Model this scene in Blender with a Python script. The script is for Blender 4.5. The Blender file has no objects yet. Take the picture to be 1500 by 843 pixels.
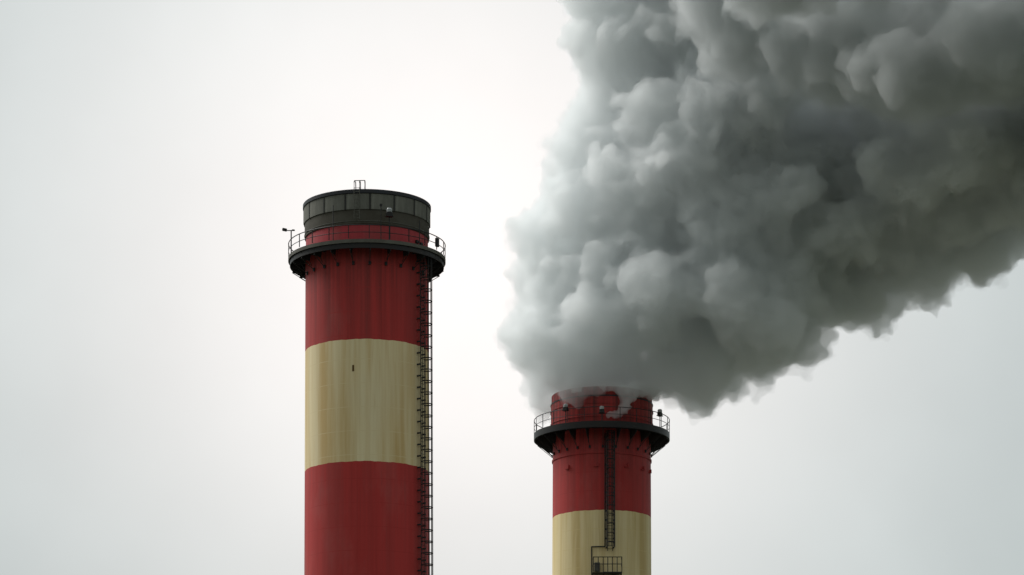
import bpy, bmesh, math, random
import numpy as np
from mathutils import Vector, Matrix
R = math.radians
PI = math.pi
C = bpy.context.scene.collection
scn = bpy.context.scene

# ---------------------------------------------------------------- camera
cam_d = bpy.data.cameras.new('camera')
cam = bpy.data.objects.new('camera', cam_d)
C.objects.link(cam)
EYE = 1.7
cam.location = (0, 0, EYE)
cam.rotation_euler = (R(90), 0, 0)
cam_d.sensor_width = 36.0
cam_d.lens = 115.2                      # 4800 px focal length on a 1500 px wide frame
cam_d.shift_y = (1613 - 421.5) / 1500   # rising front: the verticals stay parallel
cam_d.clip_start = 0.5
cam_d.clip_end = 20000
scn.camera = cam

# ---------------------------------------------------------------- sun, sky, exposure
SUN_AZ, SUN_EL = R(-58), R(46)         # azimuth from +Y towards +X (negative = left)
sdir = Vector((math.sin(SUN_AZ) * math.cos(SUN_EL), math.cos(SUN_AZ) * math.cos(SUN_EL), math.sin(SUN_EL)))
sl = bpy.data.lights.new('sun', 'SUN')
sl.energy = 2.9
sl.angle = R(40)
sl.color = (1.0, 0.985, 0.96)
so = bpy.data.objects.new('sun', sl)
C.objects.link(so)
so.rotation_euler = (-sdir).to_track_quat('-Z', 'Y').to_euler()
so.location = (-60, 100, 120)

w = bpy.data.worlds.new('World')
scn.world = w
w.use_nodes = True
nt = w.node_tree
N, L = nt.nodes, nt.links
N.clear()


def wmath(op, a, b=None, c=None):
    n = N.new('ShaderNodeMath'); n.operation = op
    for i, v in enumerate((a, b, c)):
        if v is None: continue
        if isinstance(v, (int, float)): n.inputs[i].default_value = v
        else: L.new(v, n.inputs[i])
    return n.outputs[0]


out = N.new('ShaderNodeOutputWorld')
sky = N.new('ShaderNodeTexSky')
sky.sky_type = 'NISHITA'
sky.sun_disc = False
sky.sun_elevation = SUN_EL
sky.sun_rotation = SUN_AZ
sky.air_density = 1.0; sky.dust_density = 3.0
bg_n = N.new('ShaderNodeBackground'); bg_n.inputs[1].default_value = 0.06
L.new(sky.outputs[0], bg_n.inputs[0])
tc = N.new('ShaderNodeTexCoord')
# thin place in the overcast where the light comes through, behind the plume
gdir = Vector((-90 / 4800, 1, (1613 - 370) / 4800)).normalized()
dot = N.new('ShaderNodeVectorMath'); dot.operation = 'DOT_PRODUCT'
L.new(tc.outputs['Generated'], dot.inputs[0]); dot.inputs[1].default_value = gdir
ang = wmath('ARCCOSINE', wmath('MINIMUM', dot.outputs['Value'], 0.999999))
q = wmath('DIVIDE', ang, R(6.9))
glow = wmath('EXPONENT', wmath('MULTIPLY', wmath('POWER', q, 2.0), -1.0))
# wide fall-off of the cloud layer's brightness with the angle from that place
wide = wmath('EXPONENT', wmath('MULTIPLY', wmath('DIVIDE', ang, R(50)), -1.0))
noi = N.new('ShaderNodeTexNoise'); noi.inputs['Scale'].default_value = 5.0
noi.inputs['Detail'].default_value = 3.0; noi.inputs['Roughness'].default_value = 0.45
L.new(tc.outputs['Generated'], noi.inputs['Vector'])
noi2 = N.new('ShaderNodeTexNoise'); noi2.inputs['Scale'].default_value = 16.0
noi2.inputs['Detail'].default_value = 4.0
L.new(tc.outputs['Generated'], noi2.inputs['Vector'])
nv = wmath('ADD', wmath('MULTIPLY_ADD', noi.outputs[0], 0.34, 0.76), wmath('MULTIPLY', noi2.outputs[0], 0.20))
sep = N.new('ShaderNodeSeparateXYZ'); L.new(tc.outputs['Generated'], sep.inputs[0])
zen = wmath('MULTIPLY', wmath('MAXIMUM', sep.outputs[2], 0.0), 0.32)     # overcast: brighter towards the zenith
lum = wmath('MULTIPLY', wmath('ADD', wmath('MULTIPLY_ADD', wide, 0.29, 0.235), zen), nv)
base = N.new('ShaderNodeMix'); base.data_type = 'RGBA'; base.blend_type = 'MIX'
rgb_b = N.new('ShaderNodeVectorMath'); rgb_b.operation = 'SCALE'
rgb_b.inputs[0].default_value = (0.898, 1.0, 0.992); L.new(lum, rgb_b.inputs['Scale'])
rgb_g = N.new('ShaderNodeVectorMath'); rgb_g.operation = 'SCALE'
rgb_g.inputs[0].default_value = (0.53, 0.415, 0.39); L.new(glow, rgb_g.inputs['Scale'])
add = N.new('ShaderNodeVectorMath'); add.operation = 'ADD'
L.new(rgb_b.outputs[0], add.inputs[0]); L.new(rgb_g.outputs[0], add.inputs[1])
bg_c = N.new('ShaderNodeBackground'); bg_c.inputs[1].default_value = 1.07
L.new(add.outputs[0], bg_c.inputs[0])
mx = N.new('ShaderNodeMixShader'); mx.inputs[0].default_value = 0.92
L.new(bg_n.outputs[0], mx.inputs[1]); L.new(bg_c.outputs[0], mx.inputs[2])
L.new(mx.outputs[0], out.inputs[0])

scn.view_settings.view_transform = 'Standard'
scn.view_settings.look = 'None'
scn.view_settings.exposure = 0.0
scn.view_settings.gamma = 1.0
cy = scn.cycles
cy.use_denoising = True
cy.max_bounces = 24
cy.diffuse_bounces = 3
cy.volume_bounces = 14
cy.transparent_max_bounces = 64
cy.sample_clamp_indirect = 10
cy.volume_step_rate = 1.0
cy.volume_max_steps = 256

# ---------------------------------------------------------------- materials


class MT:
    """small helper to wire a node material"""
    def __init__(self, name):
        self.m = bpy.data.materials.new(name)
        self.m.use_nodes = True
        self.t = self.m.node_tree
        self.t.nodes.clear()
        self.o = self.n('ShaderNodeOutputMaterial')

    def n(self, kind, **kw):
        x = self.t.nodes.new(kind)
        for k, v in kw.items(): setattr(x, k, v)
        return x

    def l(self, a, b): self.t.links.new(a, b)

    def math(self, op, a, b=None, clamp=False):
        n = self.n('ShaderNodeMath', operation=op, use_clamp=clamp)
        for i, v in enumerate((a, b)):
            if v is None: continue
            if isinstance(v, (int, float)): n.inputs[i].default_value = v
            else: self.l(v, n.inputs[i])
        return n.outputs[0]

    def ramp(self, v, p0, p1):
        n = self.n('ShaderNodeMapRange')
        n.inputs['From Min'].default_value = p0; n.inputs['From Max'].default_value = p1
        self.l(v, n.inputs['Value'])
        return n.outputs[0]

    def mix(self, f, a, b):
        n = self.n('ShaderNodeMix', data_type='RGBA')
        if isinstance(f, (int, float)): n.inputs[0].default_value = f
        else: self.l(f, n.inputs[0])
        for i, v in ((6, a), (7, b)):
            if isinstance(v, tuple): n.inputs[i].default_value = (*v, 1)
            else: self.l(v, n.inputs[i])
        return n.outputs[2]

    def noise(self, vec, scale, detail=4, rough=0.55):
        n = self.n('ShaderNodeTexNoise')
        n.inputs['Scale'].default_value = scale; n.inputs['Detail'].default_value = detail
        n.inputs['Roughness'].default_value = rough
        self.l(vec, n.inputs['Vector'])
        return n.outputs[0]

    def shaft_coords(self, radius):
        """(arc length, height) on a round shaft, plus the height alone"""
        tc = self.n('ShaderNodeTexCoord')
        s = self.n('ShaderNodeSeparateXYZ'); self.l(tc.outputs['Object'], s.inputs[0])
        a = self.math('ARCTAN2', s.outputs[0], self.math('MULTIPLY', s.outputs[1], -1.0))
        return self.math('MULTIPLY', a, radius), s.outputs[2]

    def vec(self, x, y, z=0.0):
        c = self.n('ShaderNodeCombineXYZ')
        for i, v in enumerate((x, y, z)):
            if isinstance(v, (int, float)): c.inputs[i].default_value = v
            else: self.l(v, c.inputs[i])
        return c.outputs[0]

    def bsdf(self, col, rough=0.6, metal=0.0, bump=None, bstr=0.2, spec=0.3):
        b = self.n('ShaderNodeBsdfPrincipled')
        if isinstance(col, tuple): b.inputs['Base Color'].default_value = (*col, 1)
        else: self.l(col, b.inputs['Base Color'])
        if isinstance(rough, (int, float)): b.inputs['Roughness'].default_value = rough
        else: self.l(rough, b.inputs['Roughness'])
        b.inputs['Metallic'].default_value = metal
        b.inputs['Specular IOR Level'].default_value = spec
        if bump is not None:
            bn = self.n('ShaderNodeBump'); bn.inputs['Strength'].default_value = bstr
            bn.inputs['Distance'].default_value = 0.05
            self.l(bump, bn.inputs['Height']); self.l(bn.outputs[0], b.inputs['Normal'])
        self.l(b.outputs[0], self.o.inputs[0])
        return self.m


def paint(name, col, dark, stain, z_top, seed, stain_amt, grime=0.0):
    """weathered paint on concrete: vertical run-off streaks, lift joints, grime under the gallery"""
    k = MT(name)
    arc, z = k.shaft_coords(4.5)
    sa = k.math('ADD', arc, seed * 7.3)
    fine = k.noise(k.vec(k.math('MULTIPLY', sa, 3.2), k.math('MULTIPLY', z, 0.06), seed), 1.0, 5, 0.65)
    broad = k.noise(k.vec(k.math('MULTIPLY', sa, 0.75), k.math('MULTIPLY', z, 0.035), seed + 3), 1.0, 4, 0.55)
    blot = k.noise(k.vec(k.math('MULTIPLY', sa, 1.4), k.math('MULTIPLY', z, 0.5), seed + 9), 1.0, 5, 0.6)
    c = k.mix(k.ramp(fine, 0.38, 0.72), col, dark)
    f2 = k.math('MULTIPLY', k.ramp(broad, 0.44, 0.64), stain_amt)
    c = k.mix(f2, c, stain)
    c = k.mix(k.math('MULTIPLY', k.ramp(blot, 0.5, 0.8), 0.25), c, dark)
    # thin drips with ragged ends, each starting at its own height
    drip = k.noise(k.vec(k.math('MULTIPLY', sa, 7.0), k.math('MULTIPLY', z, 0.16), seed + 21), 1.0, 3, 0.5)
    gate = k.noise(k.vec(k.math('MULTIPLY', sa, 0.9), k.math('MULTIPLY', z, 0.22), seed + 33), 1.0, 2, 0.5)
    c = k.mix(k.math('MULTIPLY', k.math('MULTIPLY', k.ramp(drip, 0.56, 0.68), k.ramp(gate, 0.45, 0.62)), 0.55), c, stain)
    # pale chalked patches
    chalk = k.noise(k.vec(k.math('MULTIPLY', sa, 0.35), k.math('MULTIPLY', z, 0.16), seed + 41), 1.0, 5, 0.6)
    c = k.mix(k.math('MULTIPLY', k.ramp(chalk, 0.5, 0.7), 0.06), c, (0.55, 0.50, 0.46))
    if grime > 0:       # soot washed down from the gallery, in streaks
        g = k.ramp(z, z_top - 9.0, z_top - 0.5)
        a24 = k.math('FRACT', k.math('MULTIPLY', k.math('ADD', k.math('DIVIDE', arc, 4.5), R(2.7)), 24 / (2 * PI)))
        run = k.math('SUBTRACT', 1.0, k.math('MULTIPLY', k.math('ABSOLUTE', k.math('SUBTRACT', a24, 0.5)), 4.5), True)
        run = k.math('MULTIPLY', run, k.ramp(broad, 0.25, 0.65))
        g = k.math('MULTIPLY', g, k.math('MAXIMUM', k.ramp(fine, 0.36, 0.70), run))
        c = k.mix(k.math('MULTIPLY', g, grime), c, (0.05, 0.022, 0.020))
    # lift joints of the formwork
    fr = k.math('FRACT', k.math('DIVIDE', z, 1.72))
    joint = k.math('GREATER_THAN', k.math('ABSOLUTE', k.math('SUBTRACT', fr, 0.5)), 0.487)
    jn = k.math('MULTIPLY', joint, k.math('MULTIPLY', k.ramp(blot, 0.3, 0.5), 0.8))
    c = k.mix(jn, c, dark)
    h = k.math('SUBTRACT', blot, k.math('MULTIPLY', joint, 0.4))
    return k.bsdf(c, 0.62, 0.0, h, 0.12, 0.25)


def steel(name, col, rough=0.55, metal=0.0, var=0.5, scale=1.2):
    k = MT(name)
    tc = k.n('ShaderNodeTexCoord')
    a = k.noise(tc.outputs['Object'], scale, 6, 0.65)
    c = k.mix(k.ramp(a, 0.35, 0.75), col, tuple(v * (1 - var) + r * 0.3 * var for v, r in zip(col, (0.10, 0.06, 0.03))))
    return k.bsdf(c, rough, metal, a, 0.1)


M = {}
M['red1'] = paint('red_paint_of_wide_shaft', (0.50, 0.040, 0.036), (0.41, 0.031, 0.027), (0.30, 0.05, 0.045), 63, 1.0, 0.4, 0.6)
M['cream1'] = paint('cream_paint_of_wide_shaft', (0.87, 0.725, 0.45), (0.79, 0.635, 0.36), (0.62, 0.41, 0.16), 63, 2.0, 0.85)
M['red2'] = paint('red_paint_of_smoking_shaft', (0.49, 0.041, 0.038), (0.38, 0.031, 0.028), (0.27, 0.05, 0.045), 65.5, 4.0, 0.4, 0.9)
M['cream2'] = paint('cream_paint_of_smoking_shaft', (0.87, 0.71, 0.41), (0.78, 0.61, 0.29), (0.60, 0.42, 0.16), 63, 5.0, 0.85)
M['neck'] = paint('red_paint_of_neck', (0.48, 0.048, 0.060), (0.38, 0.036, 0.044), (0.30, 0.07, 0.06), 70, 6.0, 0.4)
M['steel'] = steel('dark_weathered_steel', (0.022, 0.023, 0.025))
M['galv'] = steel('galvanised_steel', (0.30, 0.31, 0.31), 0.45, 0.3)
M['fascia'] = steel('dirty_fascia_paint', (0.13, 0.125, 0.105), 0.7)
M['grime'] = steel('sooty_collar_concrete', (0.085, 0.078, 0.060), 0.8, 0, 0.6, 0.9)
M['rim'] = steel('black_rim_steel', (0.022, 0.025, 0.032), 0.4)
M['rib'] = steel('sooty_rib_steel', (0.04, 0.04, 0.036), 0.7)
M['black'] = steel('black_lamp_housing', (0.012, 0.012, 0.013), 0.4)
M['lens'] = steel('pale_lamp_lens', (0.45, 0.46, 0.46), 0.25)
M['brown'] = steel('sooty_brown_flue', (0.17, 0.095, 0.07), 0.8, 0, 0.7, 0.8)
M['rust'] = steel('rusty_mark', (0.16, 0.09, 0.03), 0.9)
k = MT('grey_panel_concrete')
arc, z = k.shaft_coords(4.6)
v = k.noise(k.vec(k.math('MULTIPLY', arc, 2.6), k.math('MULTIPLY', z, 0.35), 2.0), 1.0, 5, 0.6)
v2 = k.noise(k.vec(k.math('MULTIPLY', arc, 0.55), k.math('MULTIPLY', z, 0.4), 7.0), 1.0, 3, 0.5)
c = k.mix(k.ramp(v, 0.35, 0.7), (0.21, 0.205, 0.175), (0.13, 0.126, 0.103))
c = k.mix(k.math('MULTIPLY', k.ramp(v2, 0.45, 0.65), 0.6), c, (0.058, 0.060, 0.052))
M['panel'] = k.bsdf(c, 0.8, 0, v, 0.15)

# ---------------------------------------------------------------- mesh helpers


def obj(name, bm, m, parent=None, smooth=False, sharp=35):
    me = bpy.data.meshes.new(name)
    bm.normal_update()
    bm.to_mesh(me); bm.free()
    if smooth:
        me.polygons.foreach_set('use_smooth', [True] * len(me.polygons))
        me.set_sharp_from_angle(angle=R(sharp))
    me.materials.append(m)
    o = bpy.data.objects.new(name, me)
    C.objects.link(o)
    if parent: o.parent = parent
    return o


def share(src, parent, rotz=0.0, loc=(0, 0, 0)):
    o = src.copy(); C.objects.link(o)
    o.parent = parent; o.location = loc; o.rotation_euler = (0, 0, rotz)
    return o


def lathe(bm, prof, seg=96, a0=0.0, a1=2 * PI, closed=True):
    """revolve the closed (r, z) profile; angles run from the front (-Y) towards +X"""
    full = abs(a1 - a0 - 2 * PI) < 1e-6
    cnt = seg if full else seg + 1
    rings = []
    for i in range(cnt):
        a = a0 + (a1 - a0) * i / seg
        rings.append([bm.verts.new((r * math.sin(a), -r * math.cos(a), z)) for r, z in prof])
    n = len(prof)
    for i in range(seg):
        p, q_ = rings[i], rings[(i + 1) % cnt]
        for j in range(n if closed else n - 1):
            jj = (j + 1) % n
            bm.faces.new((p[j], q_[j], q_[jj], p[jj]))
    if not full and closed:
        bm.faces.new(rings[0]); bm.faces.new(list(reversed(rings[-1])))
    bmesh.ops.recalc_face_normals(bm, faces=bm.faces[:])
    return bm


def ring(r0, r1, z0, z1, seg=96, bev=0.0):
    bm = bmesh.new()
    if bev:
        p = [(r0, z0), (r1 - bev, z0), (r1, z0 + bev), (r1, z1 - bev), (r1 - bev, z1), (r0, z1)]
    else:
        p = [(r0, z0), (r1, z0), (r1, z1), (r0, z1)]
    return lathe(bm, p, seg)


def box(bm, cx, cy, cz, sx, sy, sz, rot=None, bev=0.0):
    r = bmesh.ops.create_cube(bm, size=1.0)
    vs = r['verts']
    for v in vs: v.co = Vector((v.co.x * sx, v.co.y * sy, v.co.z * sz))
    if bev:
        es = list({e for v in vs for e in v.link_edges})
        g = bmesh.ops.bevel(bm, geom=es, offset=bev, segments=1, affect='EDGES')
        vs = [v for v in bm.verts if v.is_valid and v in set(g['verts'])] or vs
    for v in vs:
        if rot is not None: v.co = rot @ v.co
        v.co += Vector((cx, cy, cz))
    return bm


def tube(bm, pts, r, seg=6):
    pts = [Vector(p) for p in pts]
    prev = None
    for i, p in enumerate(pts):
        d = (pts[min(i + 1, len(pts) - 1)] - pts[max(i - 1, 0)]).normalized()
        u = d.cross(Vector((0, 0, 1)))
        if u.length < 1e-3: u = d.cross(Vector((0, 1, 0)))
        u.normalize(); v = d.cross(u)
        cur = [bm.verts.new(p + r * (math.cos(2 * PI * j / seg) * u + math.sin(2 * PI * j / seg) * v)) for j in range(seg)]
        if prev:
            for j in range(seg):
                bm.faces.new((prev[j], prev[(j + 1) % seg], cur[(j + 1) % seg], cur[j]))
        else:
            bm.faces.new(list(reversed(cur)))
        prev = cur
    bm.faces.new(prev)
    return bm


def pol(r, a, z):
    """a in degrees from the front, positive to the right"""
    return Vector((r * math.sin(R(a)), -r * math.cos(R(a)), z))


def H(z): return z + EYE


def empty(name, loc, label, cat, group=None):
    o = bpy.data.objects.new(name, None); C.objects.link(o)
    o.location = loc; o['label'] = label; o['category'] = cat
    o.empty_display_size = 2
    if group: o['group'] = group
    return o


# ---------------------------------------------------------------- ground
bm = bmesh.new()
bmesh.ops.create_grid(bm, x_segments=40, y_segments=40, size=9000)
k = MT('gravel_and_grass_ground')
tcn = k.n('ShaderNodeTexCoord')
a = k.noise(tcn.outputs['Object'], 0.02, 8, 0.6)
b = k.noise(tcn.outputs['Object'], 1.5, 6, 0.6)
c = k.mix(k.ramp(a, 0.4, 0.6), (0.10, 0.095, 0.08), (0.05, 0.07, 0.03))
c = k.mix(k.math('MULTIPLY', b, 0.4), c, (0.04, 0.04, 0.035))
g = obj('ground', bm, k.bsdf(c, 0.9, 0, b, 0.3))
g['kind'] = 'structure'

# ---------------------------------------------------------------- chimneys
X1, Y1 = -10.62, 240.0
X2, Y2 = 8.22, 300.0


def shaft_bands(root, edges, r_top, r_base, mats, first_is_red):
    """edges: heights from the top downwards; every painted stripe of the shaft is a part"""
    zt, zb = edges[0], edges[-1]
    red = first_is_red
    for hi, lo in zip(edges[:-1], edges[1:]):
        def rad(z): return r_top + (r_base - r_top) * (zt - z) / (zt - zb)
        bm = lathe(bmesh.new(), [(3.9, lo), (rad(lo), lo), (rad(hi), hi), (3.9, hi)], 192)
        for v in bm.verts:          # hand-painted edge, not quite level
            if zb + 1 < v.co.z < zt - 1:
                t = math.atan2(v.co.x, -v.co.y)
                v.co.z += 0.013 * math.sin(11 * t + 1.3) + 0.009 * math.sin(29 * t) + 0.007 * math.sin(53 * t + 2.0)
        obj('red_band' if red else 'cream_band', bm, mats[0] if red else mats[1], root, True)
        red = not red


def gallery(root, r_in, r_out, z_floor, fascia, rail_h, z_foot, r_shaft, mat_fascia, outer_drop, a_off=4.5):
    """ring-shaped walkway: floor and fascia, with railing posts, handrails and brackets as its pieces"""
    bm = ring(r_in, r_out - 0.06, z_floor - 0.16, z_floor - 0.02, 96)
    g = obj('gallery_floor', bm, M['steel'], root, True)
    obj('fascia', ring(r_out - 0.055, r_out, z_floor - fascia, z_floor + 0.03, 96), mat_fascia, g, True)
    obj('ring_beam', ring(r_in + 0.45, r_in + 0.57, z_floor - 0.40, z_floor - 0.165, 96), M['steel'], g, True)
    obj('skirt', ring(r_out - 0.17, r_out - 0.12, z_floor - 0.58, z_floor - 0.165, 96), M['black'], g, True)
    for zz, rr in ((rail_h, 0.035), (rail_h * 0.5, 0.026)):
        bm = bmesh.new()
        lathe(bm, [(r_out - 0.03 + rr * math.cos(t), z_floor + zz + rr * math.sin(t)) for t in [i * PI / 3 for i in range(6)]], 96)
        obj('handrail', bm, M['steel'], g, True)
    post = br = None
    for i in range(24):
        a = 15 * i + a_off
        if post is None:
            bm = bmesh.new()
            box(bm, 0, -(r_out - 0.03), z_floor + rail_h / 2 + 0.05, 0.05, 0.05, rail_h - 0.1)
            post = obj('railing_post', bm, M['steel'], g)
            post.rotation_euler = (0, 0, R(a))
        else:
            share(post, g, R(a))
        if br is None:
            bm = bmesh.new()
            top = z_floor - 0.165
            # top beam, outer hanger, sloping strut and foot plate of a welded bracket
            box(bm, 0, -(r_in + r_out - 0.1) / 2, top - 0.09, 0.09, r_out - 0.1 - r_in, 0.17)
            box(bm, 0, -(r_out - 0.23), top - 0.17 - outer_drop / 2, 0.08, 0.09, outer_drop)
            tube(bm, [(0, -(r_out - 0.13), top - 0.15 - outer_drop), (0, -(r_shaft + 0.03), z_foot + 0.05)], 0.028)
            tube(bm, [(0, -(r_out - 0.5), top - 0.15), (0, -(r_shaft + 0.25), z_foot + 0.32)], 0.025)
            web = [bm.verts.new((x, -rr, zz)) for x in (-0.012, 0.012) for rr, zz in
                   ((r_out - 0.16, top - 0.17), (r_out - 0.16, top - 0.2 - outer_drop), (r_shaft + 0.42, z_foot + 0.62), (r_shaft + 0.30, top - 0.17))]
            bm.faces.new(web[:4]); bm.faces.new(list(reversed(web[4:])))
            for j in range(4):
                bm.faces.new((web[j], web[4 + j], web[4 + (j + 1) % 4], web[(j + 1) % 4]))
            box(bm, 0, -(r_shaft + 0.05), z_foot + 0.08, 0.18, 0.1, 0.24)
            bmesh.ops.recalc_face_normals(bm, faces=bm.faces[:])
            br = obj('bracket', bm, M['steel'], g)
            br.rotation_euler = (0, 0, R(a + 0.8))
        else:
            share(br, g, R(a + 0.8))
    return g


def caged_ladder(root, ang, r_of, z_hi, z_lo, pitch, cage_r, mat, hoop_from=None):
    """ladder at angle ang: stringers; every hoop and stand-off of the cage is its own piece"""
    zm = (z_hi + z_lo) / 2
    ca, sa = math.cos(R(ang)), math.sin(R(ang))

    def P(rad, t, z): return Vector((rad * sa + t * ca, -rad * ca + t * sa, z))
    lad = bpy.data.objects.new('ladder', None); C.objects.link(lad); lad.parent = root
    for t in (-0.24, 0.24):
        bm = tube(bmesh.new(), [P(r_of(z_hi) + 0.24, t, z_hi), P(r_of(z_lo) + 0.24, t, z_lo)], 0.035, 5)
        obj('stringer', bm, mat, lad)
    bm = bmesh.new()
    z = z_lo + 0.2
    while z < z_hi:
        tube(bm, [P(r_of(z) + 0.24, -0.24, z), P(r_of(z) + 0.24, 0.24, z)], 0.018, 4)
        z += 0.3
    rg = obj('rungs', bm, mat, lad); rg['kind'] = 'stuff'
    zt = hoop_from or z_hi
    zc0 = z_lo + 0.3
    for d in (-110, -72, -36, 0, 36, 72, 110):
        t, e = cage_r * math.sin(R(d)), cage_r * math.cos(R(d))
        bm = tube(bmesh.new(), [P(r_of(zt) + 0.30 + cage_r * 0.75 + e, t, zt), P(r_of(zc0) + 0.30 + cage_r * 0.75 + e, t, zc0)], 0.028, 4)
        obj('cage_strap', bm, mat, lad)
    hoop = None; so_ = []
    z = zt - 0.05
    r0 = r_of(z)
    while z > z_lo + 0.25:
        rr = r_of(z)
        if hoop is None:
            bm = bmesh.new()
            pts = [P(r0 + 0.24, -0.24, 0)]
            for d in range(-125, 126, 25):
                pts.append(P(r0 + 0.30 + cage_r * 0.75 + cage_r * math.cos(R(d)), cage_r * math.sin(R(d)), 0))
            pts.append(P(r0 + 0.24, 0.24, 0))
            for p0, p1 in zip(pts[:-1], pts[1:]):
                tube(bm, [p0, p1], 0.042, 4)
            hoop = obj('hoop', bm, mat, lad); hoop.location = (0, 0, z)
        else:
            share(hoop, lad, 0, ((rr - r0) * sa, -(rr - r0) * ca, z))
        if not so_:
            for t in (-0.33, 0.33):
                bm = box(bmesh.new(), *P(r0 + 0.13, t, 0), 0.10, 0.28, 0.10, Matrix.Rotation(R(ang), 3, 'Z'))
                o = obj('standoff', bm, mat, lad); o.location = (0, 0, z - pitch / 2)
                so_.append(o)
        elif z - pitch / 2 > z_lo:
            for o in so_:
                share(o, lad, 0, ((rr - r0) * sa, -(rr - r0) * ca, z - pitch / 2))
        z -= pitch
    return lad


def warning_light(root, r, a, z_floor, z_box, pole_mat=None):
    bm = bmesh.new()
    p = pol(r, a, 0)
    tube(bm, [pol(r, a, z_floor - 0.05), pol(r, a, z_box)], 0.035, 6)
    lt = obj('warning_light', bm, pole_mat or M['steel'], root)
    rot = Matrix.Rotation(R(a), 3, 'Z')
    bm = bmesh.new(); box(bm, p.x, p.y, z_box + 0.16, 0.46, 0.34, 0.32, rot, 0.04)
    box(bm, p.x, p.y, z_box + 0.02, 0.52, 0.40, 0.06, rot)
    obj('housing', bm, M['black'], lt)
    bm = bmesh.new(); lathe(bm, [(0.0, z_box + 0.325), (0.20, z_box + 0.325), (0.21, z_box + 0.52), (0.15, z_box + 0.60), (0.0, z_box + 0.62)], 16, closed=False)
    for v in bm.verts: v.co += Vector((p.x, p.y, 0))
    obj('lens', bm, M['lens'], lt, True)
    return lt


# ---- left chimney
c1 = empty('chimney', (X1, Y1, 0), 'wide red and cream striped chimney without smoke, crowned by a dark grey panelled ring', 'chimney', 'striped power station chimneys')
ZT1 = H(63.0)
e1 = [ZT1, H(54.76), H(45.98), H(37.2), H(28.4), H(19.6), H(10.8), 0.0]


def r1(z): return 4.49 + (ZT1 - z) / (ZT1 - H(40.0)) * 0.09


# neck above the gallery and banded shaft below it
bm = lathe(bmesh.new(), [(3.9, H(61.5)), (4.475, H(61.5)), (4.47, ZT1), (3.9, ZT1)], 128)
obj('neck', bm, M['neck'], c1, True)
shaft_bands(c1, [H(61.497)] + e1[1:], r1(H(61.5)), r1(0), (M['red1'], M['cream1']), True)
# sooty collar, panels between dark ribs, black rim
obj('collar', lathe(bmesh.new(), [(3.9, ZT1 + 0.003), (4.50, ZT1 + 0.003), (4.56, ZT1 + 0.06), (4.56, H(64.0)), (3.9, H(64.0))], 128), M['grime'], c1, True)
obj('bead', ring(4.562, 4.59, H(63.22), H(63.27), 128), M['fascia'], c1, True)
obj('crown_core', ring(3.9, 4.56, H(64.003), H(65.2), 128), M['grime'], c1, True)
pn = None
for i in range(16):
    a0 = 5.3 + 22.5 * i
    if pn is None:
        pn = obj('panel', lathe(bmesh.new(), [(4.563, H(64.08)), (4.62, H(64.08)), (4.62, H(65.19)), (4.563, H(65.19))], 8, R(0.9), R(21.6)), M['panel'], c1, True)
        pn.rotation_euler = (0, 0, R(a0))
    else:
        share(pn, c1, R(a0))
rb = None
for i in range(16):
    a0 = 5.3 + 22.5 * i
    if rb is None:
        bm = bmesh.new(); box(bm, 0, -4.61, H(64.62), 0.10, 0.08, 1.12)
        rb = obj('rib', bm, M['rib'], c1); rb.rotation_euler = (0, 0, R(a0))
    else:
        share(rb, c1, R(a0))
obj('rim', ring(3.85, 4.69, H(65.203), H(65.5), 128, 0.03), M['rim'], c1, True)
g1 = gallery(c1, 4.48, 5.76, H(61.6), 0.22, 1.05, H(60.15), 4.5, M['fascia'], 0.38, 4.2)
caged_ladder(c1, 60, r1, H(61.3), 2.2, 0.83, 0.40, M['steel'])
# ladder over the crown with grab rails standing above the rim
def crown(dx, r, z): return pol(r, -4.2 + math.degrees(dx / 4.75), H(z))


cl = bpy.data.objects.new('crown_ladder', None); C.objects.link(cl); cl.parent = c1
for dx in (-0.37, 0.02):
    obj('stringer', tube(bmesh.new(), [crown(dx, 4.76, 63.3), crown(dx, 4.76, 65.5)], 0.022, 6), M['fascia'], cl)
for dx in (-0.37, 0.02, 0.40):
    obj('grab_rail', tube(bmesh.new(), [crown(dx, 4.76, 65.5), crown(dx, 4.76, 66.0), crown(dx, 4.60, 66.12), crown(dx, 4.2, 66.12), crown(dx, 4.1, 65.45)], 0.035, 6), M['galv'], cl)
obj('top_rail', tube(bmesh.new(), [crown(-0.37, 4.7, 66.1), crown(0.40, 4.7, 66.1)], 0.03, 6), M['galv'], cl)
bm = bmesh.new()
for i in range(9):
    tube(bm, [crown(-0.37, 4.76, 63.4 + 0.27 * i), crown(0.02, 4.76, 63.4 + 0.27 * i)], 0.014, 4)
o = obj('rungs', bm, M['fascia'], cl); o['kind'] = 'stuff'
warning_light(c1, 5.72, 18.7, H(61.6), H(63.3))
# thin rods on the railing
for a, zt in ((-22.6, 64.15), (12.6, 64.1), (44.0, 63.4)):
    bm = tube(bmesh.new(), [pol(5.70, a, H(61.55)), pol(5.70, a, H(zt))], 0.03, 6)
    if a == 12.6: box(bm, *pol(5.70, a, H(zt)), 0.18, 0.10, 0.16)
    obj('rod', bm, M['steel'], c1)
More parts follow.
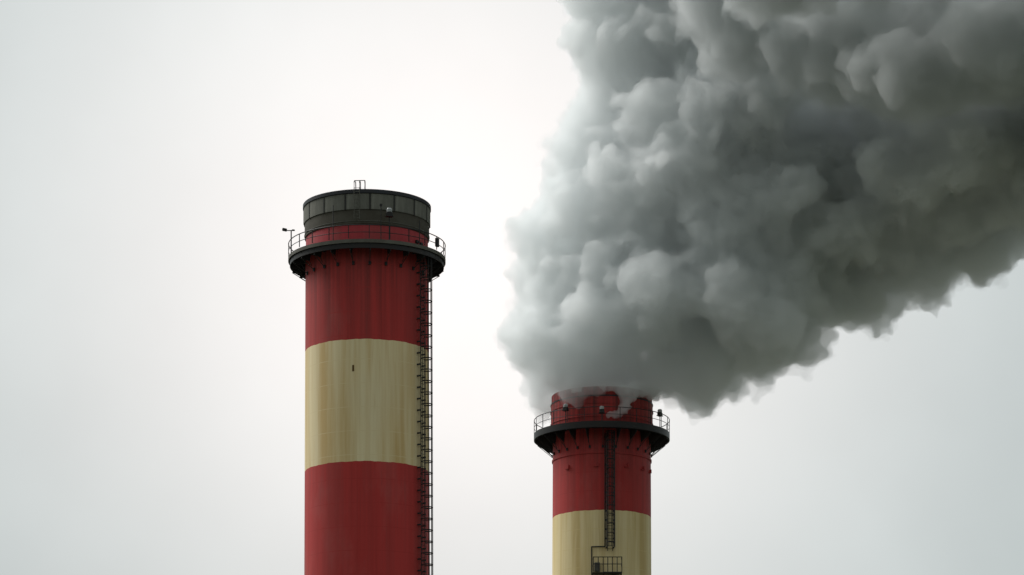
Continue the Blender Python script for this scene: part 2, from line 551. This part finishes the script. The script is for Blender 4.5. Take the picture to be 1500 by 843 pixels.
# mast with cross arm at the left end
bm = tube(bmesh.new(), [pol(5.74, -71, H(61.45)), pol(5.74, -71, H(63.25))], 0.045, 6)
p = pol(5.74, -71, H(63.25))
tube(bm, [p + Vector((-0.62, 0, 0)), p + Vector((0.27, 0, 0))], 0.035, 6)
box(bm, p.x + 0.15, p.y, p.z + 0.03, 0.2, 0.12, 0.08)
mast = obj('camera_mast', bm, M['steel'], c1)
bm = bmesh.new(); box(bm, p.x - 0.48, p.y, p.z + 0.06, 0.34, 0.2, 0.2, Matrix.Rotation(R(12), 3, 'Y'), 0.03)
obj('camera', bm, M['black'], mast)
bm = bmesh.new(); box(bm, *pol(5.66, 66.5, H(62.28)), 0.30, 0.22, 0.62, Matrix.Rotation(R(66), 3, 'Z'), 0.02)
obj('switch_box', bm, M['steel'], c1)
sb = None
for a, z in ((55.5, 62.25), (62.5, 62.2)):
    bm = bmesh.new(); box(bm, *pol(4.55, a, H(z)), 0.30, 0.16, 0.22, Matrix.Rotation(R(a), 3, 'Z'), 0.02)
    obj('junction_box', bm, M['black'], c1)
bm = lathe(bmesh.new(), [(4.50, H(52.45)), (4.545, H(52.45)), (4.545, H(52.9)), (4.50, H(52.9))], 3, R(-11.0), R(-9.2))
obj('rusty_patch', bm, M['rust'], c1)

# ---- right chimney
c2 = empty('chimney', (X2, Y2, 0), 'red and cream striped chimney pouring out the thick grey smoke', 'chimney', 'striped power station chimneys')
ZT2 = H(63.55)
e2 = [H(60.9), H(53.3), H(44.5), H(35.7), H(26.9), H(18.1), H(9.3), 0.0]


def r2(z): return 4.47 + (ZT2 - z) / (ZT2 - H(48.0)) * 0.06


bm = lathe(bmesh.new(), [(3.8, H(60.903)), (4.62, H(60.903)), (4.66, H(61.0)), (4.66, ZT2), (3.8, ZT2)], 128)
obj('neck', bm, M['red2'], c2, True)
for z in (61.75, 62.9):
    obj('hoop_band', ring(4.663, 4.72, H(z), H(z + 0.10), 128), M['red2'], c2, True)
obj('rim', ring(3.75, 4.70, ZT2 + 0.003, ZT2 + 0.12, 128, 0.02), M['rim'], c2, True)
obj('flue', ring(3.7, 4.60, ZT2 + 0.123, H(64.45), 128, 0.06), M['red2'], c2, True)
shaft_bands(c2, e2, r2(e2[0]), r2(0), (M['red2'], M['cream2']), True)
obj('ring_joint', ring(4.47, 4.57, H(58.42), H(58.58), 128), M['red2'], c2, True)
g2 = gallery(c2, 4.665, 6.22, H(60.97), 0.55, 1.28, H(58.95), 4.5, M['black'], 0.35, -1.2)
caged_ladder(c2, 7.5, r2, H(60.3), H(49.55), 0.83, 0.38, M['steel'])
# cable pipe with a dog-leg
pr = 4.72
bm = tube(bmesh.new(), [pol(pr, 2.0, H(60.2)), pol(pr, 2.0, H(49.95))], 0.06, 8)
tube(bm, [pol(pr, 2.3, H(49.95)), pol(pr, -5, H(49.95)), pol(pr, -12.7, H(49.95))], 0.06, 8)
tube(bm, [pol(pr, -12.6, H(50.0)), pol(pr, -12.6, H(30))], 0.06, 8)
obj('cable_pipe', bm, M['black'], c2)
# rest platform on the shaft
bm = bmesh.new()
box(bm, 0.80, -5.22, H(47.46), 1.75, 1.3, 0.09)
box(bm, -0.53, -5.22, H(47.44), 0.90, 1.3, 0.05)
for x in (-0.0, 1.6):
    tube(bm, [(x, -5.8, H(47.42)), (x, -4.5, H(46.2))], 0.05, 6)
rp = obj('rest_platform', bm, M['steel'], c2)
bm = bmesh.new()
for x in (-0.92, -0.48, -0.03, 0.38, 0.8, 1.22, 1.64):
    tube(bm, [(x, -5.84, H(47.505)), (x, -5.84, H(48.85))], 0.04, 6)
for x in (-0.92, 1.64):
    for z in (48.2, 48.83): tube(bm, [(x, -5.84, H(z)), (x, -4.6, H(z))], 0.035, 6)
for z in (48.2, 48.83):
    tube(bm, [(-0.92, -5.84, H(z)), (1.64, -5.84, H(z))], 0.04, 6)
obj('railing', bm, M['steel'], rp)
bm = bmesh.new(); box(bm, -0.55, -4.75, H(48.1), 0.5, 0.35, 0.8, None, 0.03)
obj('junction_box', bm, M['fascia'], c2)
caged_ladder(c2, 12, r2, H(47.3), 2.2, 0.83, 0.38, M['steel'])
for a, z in ((-33.5, 62.1), (-1.5, 61.7), (57.0, 62.0)):
    warning_light(c2, 6.16, a, H(60.97), H(z), M['steel'])
lg = None
for a in (-43, -6, 30, 55, 75):
    bm = bmesh.new(); box(bm, *pol(4.56, a, H(57.4)), 0.12, 0.2, 0.34, Matrix.Rotation(R(a), 3, 'Z'))
    box(bm, *pol(4.56, a - 2.5, H(57.25)), 0.34, 0.1, 0.10, Matrix.Rotation(R(a), 3, 'Z'))
    obj('hook', bm, M['red2'], c2)

# ---------------------------------------------------------------- smoke
# lumps: picture place (px, py) and radius (px) on the 1500 px photograph, read back into
# metres at the depth given as an offset from the smoking chimney (negative = nearer)
LUMPS = [
 # left side, column of the plume
 (880,566,56,0),(836,546,66,1),(920,556,50,2),(802,482,66,0),(870,500,75,-3),(792,424,54,2),(850,425,70,-2),
 (790,360,52,1),(856,350,72,3),(830,298,70,0),(905,300,70,-3),(850,240,62,2),(915,220,75,-1),(880,180,66,0),(950,160,80,3),
 (905,120,62,1),(906,60,72,0),(960,70,90,4),(900,0,72,1),(960,-20,100,0),
 # middle
 (945,440,85,-3),(1000,340,105,-1),(930,370,80,-2),(1110,420,105,-5),(1090,300,110,-5),(1300,140,80,-8),(1420,160,90,-10),(1500,150,80,-12),(1220,130,70,-6),(950,520,45,-3),(942,560,35,-2),(1210,150,90,7),(1200,330,90,-4),(1190,250,80,-4),(1190,190,70,2),(1040,150,80,-6),(1100,120,80,-10),(980,180,70,-4),(1015,60,85,-3),(1300,120,80,-2),(1420,130,90,-8),(1000,240,95,-5),(1060,200,90,-2),
 (980,400,110,6),(1080,350,130,6),(1060,180,120,8),(1050,60,120,6),(1150,260,120,4),
 # low billow to the right of the mouth
 (985,545,58,0),(1032,532,62,-1),(1085,500,70,-1),(1025,490,60,3),(1140,480,70,0),(1170,500,45,-2),(1200,430,72,2),(1026,572,26,-1),
 # right-hand mass
 (1270,330,95,-3),(1275,400,72,0),(1330,280,100,-8),(1345,355,82,-2),(1240,260,65,2),(1280,200,80,0),(1410,205,85,-14),(1420,305,98,-5),
 (1410,220,110,-10),(1490,266,104,-6),(1450,320,80,-4),(1560,240,130,-10),(1500,170,100,-4),(1340,180,70,2),(1250,300,110,10),(1380,270,130,10),
 # top, nearer
 (1170,30,95,-20),(1290,30,110,-26),(1400,40,115,-30),(1500,30,130,-34),(1100,-40,110,-16),(1230,60,80,-24),(1350,80,75,-30),
 # beyond the frame the plume drifts on; the unseen nearest lumps are added for shade
 (1450,-240,150,-50),(1150,-300,170,-50),(1180,-160,150,-40),(1350,-150,150,-52),
 (1250,-110,150,-18),(1430,-130,170,-24),(1600,-50,180,-28),(1080,-150,150,-8),(1640,150,150,-18),(920,-110,100,0),
]
LUMPS = [(x + 9 if x < 880 and y < 520 else x, y, r, d) for x, y, r, d in LUMPS]


def to_world(px, py, y):
    return np.array([(px - 750) * y / 4800, y, EYE + (1613 - py) * y / 4800])




def lump_spheres(lumps, kids=13, grand=6, shrink=0.90):
    S = []
    for px, py, r, dy in lumps:
        rng = np.random.default_rng(int(px * 7 + py * 13 + 5000))     # each lump keeps its own shape
        y = Y2 + dy
        c0 = to_world(px, py, y); r0 = r * y / 4800
        S.append((*c0, r0 * shrink))
        for _ in range(kids):
            d = rng.normal(size=3); d /= np.linalg.norm(d)
            rr = r0 * rng.uniform(0.28, 0.62)
            c_ = c0 + d * (r0 * shrink - rr * rng.uniform(0.25, 0.55))
            S.append((*c_, rr))
            for _ in range(grand):
                e = rng.normal(size=3); e /= np.linalg.norm(e)
                if e @ d < 0: e = -e
                r3 = rr * rng.uniform(0.30, 0.62)
                S.append((*(c_ + e * (rr - r3 * 0.35)), r3))
    return S


DISP = (('billow', 3.0, 1.5, 0.35), ('curl', 1.2, 0.7, 0.35), ('crisp', 0.5, 0.25, 0.35))


def sphere_cloud_mesh(name, S, voxel, smooth_it=1, disp=DISP, grow=0.0):
    t = bmesh.new(); bmesh.ops.create_icosphere(t, subdivisions=2, radius=1.0)
    V = np.array([v.co[:] for v in t.verts]); F = np.array([[v.index for v in f.verts] for f in t.faces]); t.free()
    S = np.array(S)
    S[:, 3] = np.maximum(S[:, 3] + grow, 0.15)
    allv = (V[None] * S[:, None, 3:4] + S[:, None, :3]).reshape(-1, 3)
    allf = (F[None] + (np.arange(len(S)) * len(V))[:, None, None]).reshape(-1, 3)
    me = bpy.data.meshes.new(name)
    me.vertices.add(len(allv)); me.vertices.foreach_set('co', allv.astype(np.float32).ravel())
    me.loops.add(allf.size); me.loops.foreach_set('vertex_index', allf.astype(np.int32).ravel())
    me.polygons.add(len(allf))
    me.polygons.foreach_set('loop_start', np.arange(0, allf.size, 3, dtype=np.int32))
    me.update(calc_edges=True)
    o = bpy.data.objects.new(name, me); C.objects.link(o)
    md = o.modifiers.new('union', 'REMESH'); md.mode = 'VOXEL'; md.voxel_size = voxel; md.use_smooth_shade = True
    if smooth_it:
        md = o.modifiers.new('soften', 'SMOOTH'); md.factor = 0.5; md.iterations = smooth_it
    for nm, size, st, mid in disp:
        tx = bpy.data.textures.new(name + '_' + nm, 'CLOUDS'); tx.noise_scale = size; tx.noise_depth = 2
        tx.noise_type = 'HARD_NOISE'
        md = o.modifiers.new(nm, 'DISPLACE'); md.texture = tx; md.strength = st; md.mid_level = mid; md.texture_coords = 'GLOBAL'
    md = o.modifiers.new('clean', 'REMESH'); md.mode = 'VOXEL'; md.voxel_size = voxel; md.use_smooth_shade = True
    dg = bpy.context.evaluated_depsgraph_get()
    me2 = bpy.data.meshes.new_from_object(o.evaluated_get(dg))
    o.modifiers.clear(); o.data = me2; me2.name = name
    bpy.data.meshes.remove(me)
    return o


def smoke_mat(name, col, dens, aniso=0.2, absorb=(0.5, 0.5, 0.5)):
    k = MT(name)
    v = k.n('ShaderNodeVolumePrincipled')
    v.inputs['Color'].default_value = (*col, 1)
    v.inputs['Density'].default_value = dens
    v.inputs['Anisotropy'].default_value = aniso
    k.l(v.outputs[0], k.o.inputs['Volume'])
    k.m.cycles.homogeneous_volume = True
    return k.m


FRAY = [(1172,532,24,-1),(1112,566,24,-1),(1055,578,18,-1),(1206,490,22,0),(748,448,16,0),(760,360,16,0),(815,205,16,0),(846,80,16,0),(1015,588,18,-1),(985,583,16,-2)]
SPH = lump_spheres(LUMPS + FRAY)


def downwind(l): return l[0] > 1215 or l[3] <= -10 or (l[0] > 1080 and l[1] < 170)


# the plume itself is the thin outer vapour; the denser core lies inside it
plume = sphere_cloud_mesh('smoke_plume', SPH, 0.24, 1, (('roll', 6.0, 2.4, 0.35), ('billow', 2.6, 1.7, 0.35), ('curl', 1.3, 1.1, 0.35), ('shred', 0.6, 0.6, 0.4)), 0.15)
plume.data.materials.clear()
plume.data.materials.append(smoke_mat('thin_smoke', (0.972, 0.980, 0.985), 0.15, 0.5))
plume['label'] = 'thick billowing grey smoke plume drifting up and right out of the smoking chimney'
plume['category'] = 'smoke plume'
WISPS = [(840,571,6,-4.6),(848,569,6,-4.8),(884,566,8,-4.9),(897,567,9,-4.9),(908,569,11,-4.9),(916,577,10,-5),(917,587,9,-5),(915,596,9,-5),
 (911,603,7,-5.1),(903,607,6,-5.2),(894,608,5,-5.2),(926,570,12,-4.6),(938,569,13,-4.2),(951,573,12,-3.5),(959,580,9,-2.5),(925,583,7,-4.9),(930,578,8,-4.8)]
wisp = sphere_cloud_mesh('wisp', lump_spheres(WISPS, 7, 4), 0.10, 1, (('curl', 0.9, 0.35, 0.4), ('shred', 0.4, 0.15, 0.4)))
wisp.data.materials.clear()
wisp.data.materials.append(smoke_mat('wispy_smoke', (0.965, 0.972, 0.973), 1.7, 0.3))
wisp.parent = plume
core = sphere_cloud_mesh('core', lump_spheres([l for l in LUMPS if not downwind(l)]), 0.22, 1,
                         (('roll', 6.0, 2.2, 0.35), ('billow', 2.6, 1.6, 0.35), ('curl', 1.3, 0.75, 0.35), ('crisp', 0.5, 0.40, 0.35)), -0.10)
core.data.materials.clear()
core.data.materials.append(smoke_mat('dense_smoke', (0.980, 0.990, 0.991), 0.64, 0.40))
core.parent = plume
# further downwind the smoke has spread and gone soft
SOFT = (('roll', 7.0, 3.2, 0.4), ('billow', 3.0, 2.4, 0.4), ('curl', 1.4, 1.2, 0.4), ('crisp', 0.65, 0.5, 0.4))
drift = sphere_cloud_mesh('drifting_smoke', lump_spheres([l for l in LUMPS if downwind(l) and l[3] > -16]), 0.24, 1, SOFT, 0.0)
drift.data.materials.clear()
drift.data.materials.append(smoke_mat('soft_smoke', (0.985, 0.993, 0.995), 0.75, 0.4))
drift.parent = plume
# upper smoke reaching towards the viewer, its shade put into a darker volume colour
sooty = sphere_cloud_mesh('shade_tinted_smoke', lump_spheres([l for l in LUMPS if downwind(l) and l[3] <= -16]), 0.38, 3, SOFT[:3], 0.6)
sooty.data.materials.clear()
sooty.data.materials.append(smoke_mat('shade_tinted_smoke', (0.82, 0.836, 0.834), 0.42, 0.35))
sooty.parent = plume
